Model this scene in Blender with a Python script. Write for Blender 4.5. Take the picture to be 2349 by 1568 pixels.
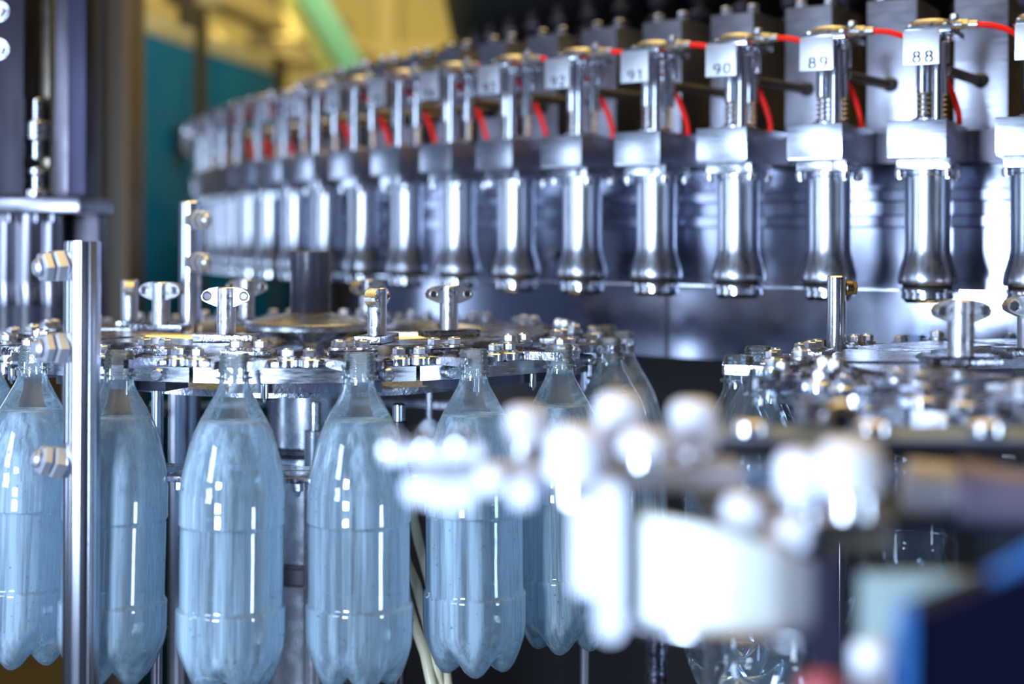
import bpy, bmesh, math, random
from mathutils import Vector, Matrix

random.seed(7)
for o in list(bpy.data.objects):
    bpy.data.objects.remove(o)
S = bpy.context.scene
COL = S.collection
R_ = math.radians

# ------------------------------------------------------------------ camera
F = 3262.0            # focal length in pixels of the 2349 px wide frame
CX, HY = 1174.5, 555.0
ROLL = 0.005
CZ = 1.5              # camera height
cam_d = bpy.data.cameras.new('camera')
cam = bpy.data.objects.new('camera', cam_d)
COL.objects.link(cam)
cam.location = (0, 0, CZ)
cam.rotation_euler = (math.pi / 2, -ROLL, 0)
cam_d.sensor_width = 36.0
cam_d.lens = F * 36.0 / 2349.0
cam_d.shift_y = -(784.0 - HY) / 2349.0
cam_d.clip_start = 0.05
cam_d.clip_end = 60
cam_d.dof.use_dof = True
cam_d.dof.focus_distance = 1.38
cam_d.dof.aperture_fstop = 2.1
S.camera = cam

# ------------------------------------------------------------------ world + lights
S.view_settings.view_transform = 'Standard'
S.view_settings.look = 'None'
S.view_settings.gamma = 1.0
S.view_settings.use_curve_mapping = False
S.view_settings.exposure = 0.0

w = bpy.data.worlds.new('world')
S.world = w
w.use_nodes = True
nt = w.node_tree
nt.nodes.clear()
wo = nt.nodes.new('ShaderNodeOutputWorld')
bg = nt.nodes.new('ShaderNodeBackground')
tc = nt.nodes.new('ShaderNodeTexCoord')
sep = nt.nodes.new('ShaderNodeSeparateXYZ')
ramp = nt.nodes.new('ShaderNodeValToRGB')
nt.links.new(tc.outputs['Generated'], sep.inputs[0])
mp = nt.nodes.new('ShaderNodeMapRange')
mp.inputs[1].default_value = -1; mp.inputs[2].default_value = 1
nt.links.new(sep.outputs['X'], mp.inputs[0])
nt.links.new(mp.outputs[0], ramp.inputs[0])
ramp.color_ramp.elements[0].position = 0.0
ramp.color_ramp.elements[0].color = (0.42, 0.60, 1.0, 1)     # daylight from the left of the hall
ramp.color_ramp.elements[1].position = 0.75
ramp.color_ramp.elements[1].color = (0.03, 0.045, 0.10, 1)
nt.links.new(ramp.outputs[0], bg.inputs[0])
bg.inputs[1].default_value = 0.22
nt.links.new(bg.outputs[0], wo.inputs[0])


def area(name, loc, target, sx, sy, power, color):
    d = bpy.data.lights.new(name, 'AREA')
    d.shape = 'RECTANGLE'; d.size = sx; d.size_y = sy
    d.energy = power; d.color = color
    o = bpy.data.objects.new(name, d)
    COL.objects.link(o)
    o.location = loc
    o.rotation_euler = (Vector(target) - Vector(loc)).to_track_quat('-Z', 'Y').to_euler()
    return o


area('daylight_key', (-0.72, -0.05, 1.36), (0.05, 1.4, 1.30), 0.28, 0.42, 35, (0.63, 0.79, 1.0))
area('fill_front_left', (-1.25, 0.15, 1.80), (0.1, 1.5, 1.5), 0.35, 0.5, 10, (0.62, 0.78, 1.0))  # added area light, whitens left faces of posts, bolts and bottles
area('fill_right', (1.25, 0.30, 1.10), (-0.1, 1.35, 1.20), 0.22, 0.5, 8, (0.62, 0.78, 1.0))  # added area light, lifts the right edges of the bottles
area('window_left', (-1.95, 1.0, 1.42), (0.2, 1.9, 1.42), 0.32, 0.85, 8, (0.62, 0.77, 1.0))
area('window_left_far', (-1.75, 2.7, 1.40), (0.0, 2.2, 1.45), 0.28, 0.8, 3.5, (0.62, 0.77, 1.0))
area('hall_lamp', (-1.2, 5.2, 2.6), (-1.2, 6.2, 4.4), 3.0, 1.5, 70, (1.0, 0.80, 0.36))
area('fill_rails', (0.2, 4.3, 2.9), (-1.5, 6.2, 2.1), 0.8, 0.5, 45, (1.0, 0.84, 0.42))  # extra unseen light, added to brighten the overhead rails
area('hall_lamp_high', (0.6, 2.0, 3.3), (0.6, 2.0, 4.5), 3.0, 3.0, 330, (1.0, 0.80, 0.42))
area('fill_back_wall', (-1.2, 5.2, 4.1), (-1.2, 9.0, 2.3), 4.5, 0.8, 80, (1.0, 0.86, 0.46))  # added off-frame light, brightens the yellow back wall
area('fill_panes', (-0.1, 2.7, 3.1), (-0.8, 3.9, 1.6), 0.5, 0.5, 22, (0.62, 0.85, 1.0))  # added bluish light aimed at the teal panes


# ------------------------------------------------------------------ helpers
def P(px, py, Z):
    dx, dy = px - CX, py - HY
    U, V = dx + ROLL * dy, dy - ROLL * dx
    return Vector((U / F * Z, Z, CZ - V / F * Z))


class MB:
    def __init__(self):
        self.bm = bmesh.new()

    def _add(self, geo_verts, M):
        if M is not None:
            bmesh.ops.transform(self.bm, matrix=M, verts=geo_verts)

    def box(self, x0, x1, y0, y1, z0, z1, bev=0.0, M=None):
        r = bmesh.ops.create_cube(self.bm, size=1.0)
        vs = r['verts']
        for v in vs:
            v.co = Vector((x0 + (v.co.x + .5) * (x1 - x0), y0 + (v.co.y + .5) * (y1 - y0), z0 + (v.co.z + .5) * (z1 - z0)))
        if bev > 0:
            es = list({e for v in vs for e in v.link_edges})
            rr = bmesh.ops.bevel(self.bm, geom=es, offset=bev, segments=2, profile=0.6, affect='EDGES')
            vs = list({v for f in rr['faces'] for v in f.verts} | {v for v in vs if v.is_valid})
        self._add(vs, M)
        return self

    def lathe(self, prof, n=32, M=None, c=(0, 0, 0), closed=False):
        rings = []
        allv = []
        for r, z in prof:
            if r < 1e-6:
                v = self.bm.verts.new((c[0], c[1], c[2] + z)); rings.append([v]); allv.append(v)
            else:
                ring = [self.bm.verts.new((c[0] + r * math.cos(2 * math.pi * k / n), c[1] + r * math.sin(2 * math.pi * k / n), c[2] + z)) for k in range(n)]
                rings.append(ring); allv += ring
        pairs = list(zip(rings[:-1], rings[1:]))
        if closed:
            pairs.append((rings[-1], rings[0]))
        for a, b in pairs:
            for k in range(n):
                k2 = (k + 1) % n
                if len(a) == 1 and len(b) == 1:
                    continue
                if len(a) == 1:
                    self.bm.faces.new((a[0], b[k2], b[k]))
                elif len(b) == 1:
                    self.bm.faces.new((a[k], a[k2], b[0]))
                else:
                    self.bm.faces.new((a[k], a[k2], b[k2], b[k]))
        self._add(allv, M)
        return self

    def cyl(self, p0, p1, r0, r1=None, n=24, chamfer=0.0):
        p0, p1 = Vector(p0), Vector(p1)
        r1 = r0 if r1 is None else r1
        d = p1 - p0
        L = d.length
        M = Matrix.Translation(p0) @ d.to_track_quat('Z', 'Y').to_matrix().to_4x4()
        ch = min(chamfer, r0 * .9, r1 * .9, L * .45)
        if ch > 0:
            prof = [(0, 0), (r0 - ch, 0), (r0, ch), (r1, L - ch), (r1 - ch, L), (0, L)]
        else:
            prof = [(0, 0), (r0, 0), (r1, L), (0, L)]
        return self.lathe(prof, n, M)

    def hexa(self, p0, p1, r):
        return self.cyl(p0, p1, r, n=6, chamfer=r * .12)

    def bolt(self, p, r, h, washer=True, d=(0, 0, 1)):
        p = Vector(p); d = Vector(d)
        if washer:
            self.cyl(p, p + d * h * .22, r * 1.35, n=20)
        self.hexa(p + d * h * .22, p + d * h, r)
        self.cyl(p + d * h, p + d * h * 1.12, r * .6, n=14)
        return self

    def tube(self, pts, r, n=12, M=None):
        pts = [Vector(p) for p in pts]
        rings = []; allv = []
        up = Vector((0, 0, 1))
        for i, p in enumerate(pts):
            t = (pts[min(i + 1, len(pts) - 1)] - pts[max(i - 1, 0)]).normalized()
            a = t.cross(up)
            if a.length < 1e-3:
                a = t.cross(Vector((1, 0, 0)))
            a.normalize(); b = a.cross(t).normalized()
            ring = [self.bm.verts.new(p + (a * math.cos(2 * math.pi * k / n) + b * math.sin(2 * math.pi * k / n)) * r) for k in range(n)]
            rings.append(ring); allv += ring
        for A, B in zip(rings[:-1], rings[1:]):
            for k in range(n):
                k2 = (k + 1) % n
                self.bm.faces.new((A[k], A[k2], B[k2], B[k]))
        self.bm.faces.new(rings[0][::-1]); self.bm.faces.new(rings[-1])
        self._add(allv, M)
        return self

    def prism(self, poly, z0, z1, M=None):
        a = [self.bm.verts.new((x, y, z0)) for x, y in poly]
        b = [self.bm.verts.new((x, y, z1)) for x, y in poly]
        n = len(poly)
        self.bm.faces.new(a[::-1]); self.bm.faces.new(b)
        for k in range(n):
            k2 = (k + 1) % n
            self.bm.faces.new((a[k], a[k2], b[k2], b[k]))
        self._add(a + b, M)
        return self

    def band(self, r0, r1, a0, a1, z0, z1, c=(0, 0), n=24):
        """solid arc between two radii; angles in radians, measured from the -Y direction to +X"""
        full = abs(a1 - a0) > 2 * math.pi - 1e-4
        rows = []
        for k in range(n + (0 if full else 1)):
            a = a0 + (a1 - a0) * k / n
            s, cs = math.sin(a), -math.cos(a)
            rows.append([self.bm.verts.new((c[0] + r * s, c[1] + r * cs, z)) for r, z in ((r0, z0), (r1, z0), (r1, z1), (r0, z1))])
        m = len(rows)
        for k in range(m if full else m - 1):
            A, B = rows[k], rows[(k + 1) % m]
            for j in range(4):
                j2 = (j + 1) % 4
                self.bm.faces.new((A[j], A[j2], B[j2], B[j]))
        if not full:
            self.bm.faces.new(rows[0]); self.bm.faces.new(rows[-1][::-1])
        return self

    def loft(self, polys):
        """join a list of closed 3D outlines with the same number of points"""
        vs = [[self.bm.verts.new(p) for p in poly] for poly in polys]
        for A, B in zip(vs[:-1], vs[1:]):
            n = len(A)
            for k in range(n):
                k2 = (k + 1) % n
                self.bm.faces.new((A[k], A[k2], B[k2], B[k]))
        self.bm.faces.new(vs[0][::-1]); self.bm.faces.new(vs[-1])
        return self

    def torus(self, c, R, r, M=None, n=28, m=10):
        prof = [(R + r * math.cos(2 * math.pi * k / m), r * math.sin(2 * math.pi * k / m)) for k in range(m)]
        return self.lathe(prof, n, M, c, closed=True)


def obj(name, mb, mat, parent=None, smooth=38, shift=None):
    me = bpy.data.meshes.new(name)
    bmesh.ops.recalc_face_normals(mb.bm, faces=mb.bm.faces[:])
    if shift is not None:
        bmesh.ops.translate(mb.bm, vec=shift, verts=mb.bm.verts[:])
    mb.bm.to_mesh(me); mb.bm.free()
    for p in me.polygons:
        p.use_smooth = True
    me.set_sharp_from_angle(angle=R_(smooth))
    me.materials.append(mat)
    o = bpy.data.objects.new(name, me)
    COL.objects.link(o)
    if parent is not None:
        o.parent = parent
    return o


def tag(o, label, cat, group=None, kind=None):
    o['label'] = label; o['category'] = cat
    if group: o['group'] = group
    if kind: o['kind'] = kind
    return o


def thing(name, label, cat, loc, rotz=0.0, group=None):
    o = bpy.data.objects.new(name, None)
    o.empty_display_size = 0.02
    COL.objects.link(o)
    o.location = loc; o.rotation_euler = (0, 0, rotz)
    return tag(o, label, cat, group)


def struct(name, mb, mat, label=None):
    o = obj(name, mb, mat)
    o['kind'] = 'structure'
    if label: o['label'] = label
    return o


def copy_tree(o, parent=None):
    c = o.copy(); COL.objects.link(c)
    if parent is not None:
        c.parent = parent
    for ch in list(o.children):
        copy_tree(ch, c)
    return c


# ------------------------------------------------------------------ materials
def mat_base(name):
    m = bpy.data.materials.new(name); m.use_nodes = True
    nt = m.node_tree
    return m, nt, nt.nodes['Principled BSDF']


def pbr(name, col, rough=0.4, metal=0.0, noise=0.0, scale=30.0, bump=0.0, stretch=None, colvar=0.0, bscale=None, spec=0.5):
    m, nt, b = mat_base(name)
    b.inputs['Base Color'].default_value = (*col, 1)
    b.inputs['Roughness'].default_value = rough
    b.inputs['Metallic'].default_value = metal
    b.inputs['Specular IOR Level'].default_value = spec
    if noise or bump or colvar:
        t = nt.nodes.new('ShaderNodeTexCoord')
        mp = nt.nodes.new('ShaderNodeMapping')
        mp.inputs['Scale'].default_value = stretch or (1, 1, 1)
        nt.links.new(t.outputs['Object'], mp.inputs[0])
        n = nt.nodes.new('ShaderNodeTexNoise')
        n.inputs['Scale'].default_value = scale; n.inputs['Detail'].default_value = 5
        nt.links.new(mp.outputs[0], n.inputs['Vector'])
        if noise:
            r = nt.nodes.new('ShaderNodeMapRange')
            r.inputs[1].default_value = .3; r.inputs[2].default_value = .7
            r.inputs[3].default_value = max(0.02, rough - noise); r.inputs[4].default_value = rough + noise
            nt.links.new(n.outputs[0], r.inputs[0]); nt.links.new(r.outputs[0], b.inputs['Roughness'])
        if colvar:
            mx = nt.nodes.new('ShaderNodeMix'); mx.data_type = 'RGBA'
            mx.inputs[6].default_value = (*[c * (1 - colvar) for c in col], 1)
            mx.inputs[7].default_value = (*[min(1, c * (1 + colvar)) for c in col], 1)
            nt.links.new(n.outputs[0], mx.inputs[0]); nt.links.new(mx.outputs[2], b.inputs['Base Color'])
        if bump:
            n2 = n
            if bscale:
                n2 = nt.nodes.new('ShaderNodeTexNoise')
                n2.inputs['Scale'].default_value = bscale; n2.inputs['Detail'].default_value = 3
                nt.links.new(mp.outputs[0], n2.inputs['Vector'])
            bp = nt.nodes.new('ShaderNodeBump')
            bp.inputs['Strength'].default_value = bump; bp.inputs['Distance'].default_value = 0.001
            nt.links.new(n2.outputs[0], bp.inputs['Height']); nt.links.new(bp.outputs[0], b.inputs['Normal'])
    return m


STEEL = pbr('brushed_steel', (0.60, 0.63, 0.71), 0.24, 1.0, 0.08, 60, 0.08, (1, 1, 6), 0.08)
BLOCK = pbr('satin_steel', (0.52, 0.55, 0.65), 0.30, 1.0, 0.04, 40, 0.0, (1, 1, 12), 0.10)
PLATE = pbr('etched_plate_steel', (0.60, 0.63, 0.72), 0.42, 0.85, 0.04, 60, 0.0, None, 0.06)
POLISH = pbr('turned_steel', (0.66, 0.70, 0.78), 0.17, 1.0, 0.05, 90, 0.05, (1, 1, 10), 0.05)
POSTM = pbr('drawn_post_steel', (0.58, 0.61, 0.72), 0.22, 1.0, 0.03, 40, 0.05, (6, 6, .15), 0.08)
BELL = pbr('turned_steel_barrel', (0.55, 0.58, 0.67), 0.29, 1.0, 0.06, 26, 0.04, (8, 8, .3), 0.14)
CAST = pbr('cast_steel_wet', (0.52, 0.54, 0.61), 0.36, 1.0, 0.12, 180, 0.45, None, 0.12)
WET = pbr('wet_plate_steel', (0.40, 0.42, 0.49), 0.22, 1.0, 0.12, 120, 0.5, None, 0.2, 260)
DRUM = pbr('drum_sheet_steel', (0.27, 0.29, 0.38), 0.17, 1.0, 0.06, 9, 0.12, (1, 1, .5), 0.22, 14)
DARK = pbr('dark_steel', (0.10, 0.095, 0.12), 0.38, 1.0, 0.08, 20, 0.1, None, 0.2)
DARKROD = pbr('bronzed_steel_rod', (0.20, 0.17, 0.14), 0.35, 1.0, 0.05, 30)
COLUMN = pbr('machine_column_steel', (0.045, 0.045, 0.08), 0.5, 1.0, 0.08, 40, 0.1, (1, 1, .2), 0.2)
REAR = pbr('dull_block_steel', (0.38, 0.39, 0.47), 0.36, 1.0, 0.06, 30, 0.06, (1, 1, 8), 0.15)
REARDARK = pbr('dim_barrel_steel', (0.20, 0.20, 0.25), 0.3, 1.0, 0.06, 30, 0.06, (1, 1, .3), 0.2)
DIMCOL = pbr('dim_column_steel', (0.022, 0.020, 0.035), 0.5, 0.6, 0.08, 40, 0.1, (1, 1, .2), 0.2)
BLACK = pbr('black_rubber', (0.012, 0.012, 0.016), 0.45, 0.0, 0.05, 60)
BLACKWET = pbr('wet_black_plastic', (0.035, 0.042, 0.075), 0.34, 0.0, 0.08, 120, 0.4, None, 0.1, 230)
BLACKTANK = pbr('black_tank_paint', (0.006, 0.006, 0.008), 0.55, 0.0)
GRAYPAINT = pbr('grey_hub_casting', (0.40, 0.43, 0.50), 0.26, 0.8, 0.08, 60, 0.2, None, 0.08)
RED = pbr('red_hose', (0.92, 0.012, 0.006), 0.45, spec=.25)
CREAM = pbr('cream_hose', (0.72, 0.66, 0.46), 0.35)
WHITE = pbr('white_plastic', (0.74, 0.79, 0.96), 0.38)
ENAMEL = pbr('pale_enamel_sheet', (0.78, 0.84, 0.86), 0.5)
GREENGREY = pbr('grey_green_sheet', (0.27, 0.36, 0.37), 0.5)
NAVY = pbr('navy_cover', (0.0012, 0.002, 0.014), 0.5, spec=.15)
BLUE = pbr('blue_edge_trim', (0.03, 0.16, 0.50), 0.4)
DIGIT = pbr('stencil_digit', (0.015, 0.016, 0.02), 0.6)
PINKSTEEL = pbr('copper_tinted_steel', (0.15, 0.13, 0.20), 0.4, 0.2)
YELLOW = pbr('yellow_wall_paint', (0.46, 0.40, 0.17), 0.7, 0, 0, 3, 0, None, 0.12)
CEIL = pbr('warm_ceiling', (0.70, 0.56, 0.26), 0.8)
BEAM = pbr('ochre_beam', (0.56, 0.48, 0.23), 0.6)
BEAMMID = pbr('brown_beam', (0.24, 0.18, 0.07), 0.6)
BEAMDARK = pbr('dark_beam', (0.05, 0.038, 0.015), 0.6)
GREEN = pbr('green_strip', (0.36, 0.86, 0.42), 0.4)
LIME = pbr('lime_strip_edge', (0.80, 0.78, 0.16), 0.5)
FLOORM = pbr('dark_floor', (0.045, 0.034, 0.022), 0.45, 0, 0.1, 4, 0, None, 0.3)
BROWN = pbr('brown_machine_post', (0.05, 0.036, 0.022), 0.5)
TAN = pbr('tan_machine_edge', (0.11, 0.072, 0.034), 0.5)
BED = pbr('machine_bed', (0.03, 0.03, 0.035), 0.4, 0.5)


def mix_nodes(name):
    m = bpy.data.materials.new(name); m.use_nodes = True
    nt = m.node_tree; nt.nodes.clear()
    out = nt.nodes.new('ShaderNodeOutputMaterial')
    return m, nt, out


def sh(nt, kind, **kw):
    n = nt.nodes.new(kind)
    for k, v in kw.items():
        n.inputs[k].default_value = v
    return n


def mix(nt, fac, a, b):
    x = nt.nodes.new('ShaderNodeMixShader')
    if isinstance(fac, (int, float)):
        x.inputs[0].default_value = fac
    else:
        nt.links.new(fac, x.inputs[0])
    nt.links.new(a.outputs[0], x.inputs[1]); nt.links.new(b.outputs[0], x.inputs[2])
    return x


def shell_mat(name, tint, haze, edge=0.75):
    m, nt, out = mix_nodes(name)
    t = sh(nt, 'ShaderNodeBsdfTransparent', Color=(*tint, 1))
    g = sh(nt, 'ShaderNodeBsdfGlossy', Color=(0.95, 0.98, 1, 1), Roughness=0.06)
    d = sh(nt, 'ShaderNodeBsdfDiffuse', Color=(0.76, 0.89, 1.0, 1))
    tr = sh(nt, 'ShaderNodeBsdfTranslucent', Color=(0.76, 0.89, 1.0, 1))
    lw = sh(nt, 'ShaderNodeLayerWeight', Blend=0.25)
    # fine ripples of the blown plastic
    tcn = nt.nodes.new('ShaderNodeTexCoord'); mpn = nt.nodes.new('ShaderNodeMapping')
    mpn.inputs['Scale'].default_value = (1, 1, .12)
    nz = nt.nodes.new('ShaderNodeTexNoise'); nz.inputs['Scale'].default_value = 75
    nt.links.new(tcn.outputs['Object'], mpn.inputs[0]); nt.links.new(mpn.outputs[0], nz.inputs['Vector'])
    bp = nt.nodes.new('ShaderNodeBump'); bp.inputs['Strength'].default_value = .25; bp.inputs['Distance'].default_value = .001
    nt.links.new(nz.outputs[0], bp.inputs['Height']); nt.links.new(bp.outputs[0], g.inputs['Normal'])
    hz = mix(nt, 0.5, d, tr)
    mh = nt.nodes.new('ShaderNodeMath'); mh.operation = 'POWER'; mh.inputs[1].default_value = 2.2
    nt.links.new(lw.outputs['Facing'], mh.inputs[0])
    ma = nt.nodes.new('ShaderNodeMath'); ma.operation = 'MULTIPLY_ADD'; ma.use_clamp = True
    ma.inputs[1].default_value = edge; ma.inputs[2].default_value = haze  # rim whitened by view angle, stands in for refraction in the wall
    nt.links.new(mh.outputs[0], ma.inputs[0])
    base = mix(nt, ma.outputs[0], t, hz)
    fr = sh(nt, 'ShaderNodeFresnel', IOR=1.5)
    nt.links.new(bp.outputs[0], fr.inputs['Normal'])
    full = mix(nt, fr.outputs[0], base, g)
    nt.links.new(full.outputs[0], out.inputs[0])
    return m


PET = shell_mat('clear_bottle_plastic', (0.93, 0.97, 1.0), 0.09)
PETNECK = shell_mat('clear_neck_plastic', (0.92, 0.95, 0.97), 0.16, .6)
PETCLEAR = shell_mat('empty_bottle_plastic', (0.88, 0.94, 1.0), 0.05, .35)
NECKCLEAR = shell_mat('empty_neck_plastic', (0.92, 0.96, 1.0), 0.05, .4)

WATER, nt, out = mix_nodes('sparkling_water')
rf = sh(nt, 'ShaderNodeBsdfRefraction', Color=(0.90, 0.97, 1.0, 1), Roughness=0.01, IOR=1.31)
df = sh(nt, 'ShaderNodeBsdfDiffuse', Color=(0.76, 0.90, 1.0, 1))
tl = sh(nt, 'ShaderNodeBsdfTranslucent', Color=(0.78, 0.91, 1.0, 1))
gl = sh(nt, 'ShaderNodeBsdfGlossy', Color=(0.95, 0.98, 1, 1), Roughness=0.05)
tcn = nt.nodes.new('ShaderNodeTexCoord'); mpn = nt.nodes.new('ShaderNodeMapping')
mpn.inputs['Scale'].default_value = (1, 1, .03)
nz = nt.nodes.new('ShaderNodeTexNoise'); nz.inputs['Scale'].default_value = 60; nz.inputs['Detail'].default_value = 5
nz.inputs['Roughness'].default_value = .7
nt.links.new(tcn.outputs['Object'], mpn.inputs[0]); nt.links.new(mpn.outputs[0], nz.inputs['Vector'])
bp = nt.nodes.new('ShaderNodeBump'); bp.inputs['Strength'].default_value = .30; bp.inputs['Distance'].default_value = .0012
nt.links.new(nz.outputs[0], bp.inputs['Height']); nt.links.new(bp.outputs[0], rf.inputs['Normal'])
mrw = nt.nodes.new('ShaderNodeMapRange')  # paler vertical streaks in the colour stand in for refracted highlights
mrw.inputs[1].default_value = .42; mrw.inputs[2].default_value = .62
mrw.inputs[3].default_value = .15; mrw.inputs[4].default_value = .92
nt.links.new(nz.outputs[0], mrw.inputs[0])
lww = sh(nt, 'ShaderNodeLayerWeight', Blend=0.5)
pw = nt.nodes.new('ShaderNodeMath'); pw.operation = 'POWER'; pw.inputs[1].default_value = 3.0
nt.links.new(lww.outputs['Facing'], pw.inputs[0])
ad = nt.nodes.new('ShaderNodeMath'); ad.operation = 'MULTIPLY_ADD'; ad.use_clamp = True; ad.inputs[1].default_value = .55
nt.links.new(pw.outputs[0], ad.inputs[0]); nt.links.new(mrw.outputs[0], ad.inputs[2])
cl = mix(nt, 0.5, df, tl)
wm = mix(nt, ad.outputs[0], rf, cl)
wm2 = mix(nt, 0.05, wm, gl)
nt.links.new(wm2.outputs[0], out.inputs[0])

DROP, nt, out = mix_nodes('water_drop')
t = sh(nt, 'ShaderNodeBsdfTransparent', Color=(0.75, 0.85, 0.92, 1))
g = sh(nt, 'ShaderNodeBsdfGlossy', Color=(1, 1, 1, 1), Roughness=0.05)
lw = sh(nt, 'ShaderNodeLayerWeight', Blend=0.45)
mx = mix(nt, lw.outputs['Facing'], t, g)
nt.links.new(mx.outputs[0], out.inputs[0])

TEAL, nt, out = mix_nodes('teal_tinted_pane')
t = sh(nt, 'ShaderNodeBsdfTransparent', Color=(0.22, 0.50, 0.62, 1))
d = sh(nt, 'ShaderNodeBsdfDiffuse', Color=(0.006, 0.20, 0.38, 1))
g = sh(nt, 'ShaderNodeBsdfGlossy', Color=(0.6, 0.8, 0.9, 1), Roughness=0.12)
a = mix(nt, 0.6, t, d)
b2 = mix(nt, 0.08, a, g)
nt.links.new(b2.outputs[0], out.inputs[0])

# ------------------------------------------------------------------ the hall
mb = MB(); mb.box(-7, 7, -1.0, 9.2, -0.1, 0.0); struct('floor', mb, FLOORM)
mb = MB(); mb.box(-7, 7, -1.0, 9.2, 4.6, 4.7); struct('ceiling', mb, CEIL)
mb = MB(); mb.box(-7, 7, 9.0, 9.2, 0, 4.6)
struct('wall_back', mb, YELLOW)
mb = MB(); mb.box(-6.7, 6.7, 8.93, 8.997, 0, 1.78); struct('dark_panel_back', mb, BEAMDARK)  # added dark panel, keeps the bright lower wall from showing through bottles
mb = MB(); mb.box(6.8, 7, -1.0, 9.0, 0, 4.6); struct('wall_right', mb, YELLOW)
mb = MB()
for zz in (2.63, 3.4):
    mb.box(-6.5, 6.5, 8.88, 8.998, zz, zz + 0.10, .01)
struct('trim_1', mb, BEAM)
mb = MB()
for xx in (-4.1, -2.5, -0.85, 0.9):
    mb.box(xx, xx + .12, 8.9, 8.998, 0, 4.55, .01)
struct('trim_2', mb, BEAM)

# overhead rails that run back along the hall
def bar(mb, p0, p1, wd, ht):
    p0, p1 = Vector(p0), Vector(p1)
    d = (p1 - p0); L = d.length
    q = d.to_track_quat('X', 'Z').to_matrix().to_4x4()
    mb.box(0, L, -wd / 2, wd / 2, -ht / 2, ht / 2, min(wd, ht) * .06, Matrix.Translation(p0) @ q)
    return mb

for (a0, a1, wd, ht, m_, lab) in (
        ((230, -25, 4.2), (640, 172, 7.6), .07, .09, BEAM, 'lowest ochre overhead rail just above the teal panes'),
        ((480, -20, 4.6), (850, 150, 8.2), .08, .09, BEAM, 'middle ochre overhead rail running back towards the yellow wall'),
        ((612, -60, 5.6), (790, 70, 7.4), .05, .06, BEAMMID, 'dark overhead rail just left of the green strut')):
    mb = bar(MB(), P(*a0), P(*a1), wd, ht)
    tag(obj('overhead_rail', mb, m_), lab, 'rail', 'overhead rails')
for (px, y0, y1, Z, wd, lab) in ((415, -60, 45, 5.2, .10, 'dark hanger post left above the teal panes'),
                                 (605, -60, 110, 6.2, .12, 'dark hanger post holding the overhead rails, right one')):
    p = P(px, y1, Z); q = P(px, y0, Z)
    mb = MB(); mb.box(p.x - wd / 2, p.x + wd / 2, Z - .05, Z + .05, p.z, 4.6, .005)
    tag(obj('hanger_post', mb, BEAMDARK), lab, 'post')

# green diagonal strut
t = thing('diagonal_strip', 'bright green diagonal strut high in the hall', 'strip', P(760, 80, 4.4))
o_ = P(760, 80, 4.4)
mb = bar(MB(), P(705, -30, 4.4) - o_, P(845, 215, 4.4) - o_, .075, .075)  # two solid bars, green body and lime edge
obj('strip_body', mb, GREEN, t)
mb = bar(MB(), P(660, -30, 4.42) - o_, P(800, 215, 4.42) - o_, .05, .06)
obj('strip_edge', mb, LIME, t)

# left machine enclosure: dark posts, frame and two teal panes
t = thing('machine_column', 'dark brown upright machine column with tan edge left of the teal pane', 'column', (P(250, 500, 2.9).x, 2.9, 0))
x0 = P(250, 500, 2.9).x
def cx_at(px, Z): return P(px, 550, Z).x
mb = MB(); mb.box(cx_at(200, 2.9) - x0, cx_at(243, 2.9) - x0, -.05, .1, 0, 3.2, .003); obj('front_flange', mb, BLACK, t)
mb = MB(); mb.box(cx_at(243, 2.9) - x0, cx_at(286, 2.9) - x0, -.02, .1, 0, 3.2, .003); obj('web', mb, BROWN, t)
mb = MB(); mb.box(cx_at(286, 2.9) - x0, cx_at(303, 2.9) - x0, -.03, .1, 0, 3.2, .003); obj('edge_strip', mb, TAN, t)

PA, PB, PC, PD = P(305, 65, 3.4), P(447, 103, 3.76), P(476, 118, 3.84), P(628, 163, 4.3)
ztop = PA.z
def wallbox(mb, A, B, z0, z1, th):
    A = Vector((A.x, A.y, 0)); B = Vector((B.x, B.y, 0))
    d = B - A; ang = math.atan2(d.y, d.x)
    mb.box(0, d.length, 0, th, z0, z1, .002, Matrix.Translation(A) @ Matrix.Rotation(ang, 4, 'Z'))
    return mb
t = thing('guard_door', 'teal tinted guard door with dark frame, nearer of the two', 'door', (0, 0, 0))
obj('pane', wallbox(MB(), PA, PB, .2, ztop, .006), TEAL, t)
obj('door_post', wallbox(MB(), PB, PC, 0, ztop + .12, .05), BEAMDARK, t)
obj('top_rail', wallbox(MB(), PA, PB, ztop, ztop + .05, .03), BEAM, t)
mb = MB(); h = P(425, 320, 3.68); mb.cyl(h + Vector((0, -.04, -.03)), h + Vector((0, -.04, .03)), .022, n=14, chamfer=.004)
mb.box(h.x - .01, h.x + .01, h.y - .04, h.y + .02, h.z - .012, h.z + .012)
obj('handle', mb, BLACK, t)
t = thing('guard_door', 'teal tinted guard door with dark frame, farther of the two', 'door', (0, 0, 0))
obj('pane', wallbox(MB(), PC, PD, .2, ztop, .006), TEAL, t)
obj('door_post', wallbox(MB(), PD, PD + (PD - PC) * .22, 0, ztop + .06, .05), BEAMDARK, t)
obj('top_rail', wallbox(MB(), PC, PD, ztop, ztop + .05, .03), BEAM, t)

# machine bed that carries the star wheels and posts
BEDZ = 0.70
mb = MB(); mb.box(-1.6, .80, 0.35, 1.69, 0.0, BEDZ, .01); mb.box(-1.6, -.2, 1.68, 2.0, 0.0, BEDZ, .01)
tag(obj('machine_bed', mb, BED), 'dark machine bed under the star wheels and guide posts', 'machine')

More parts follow.
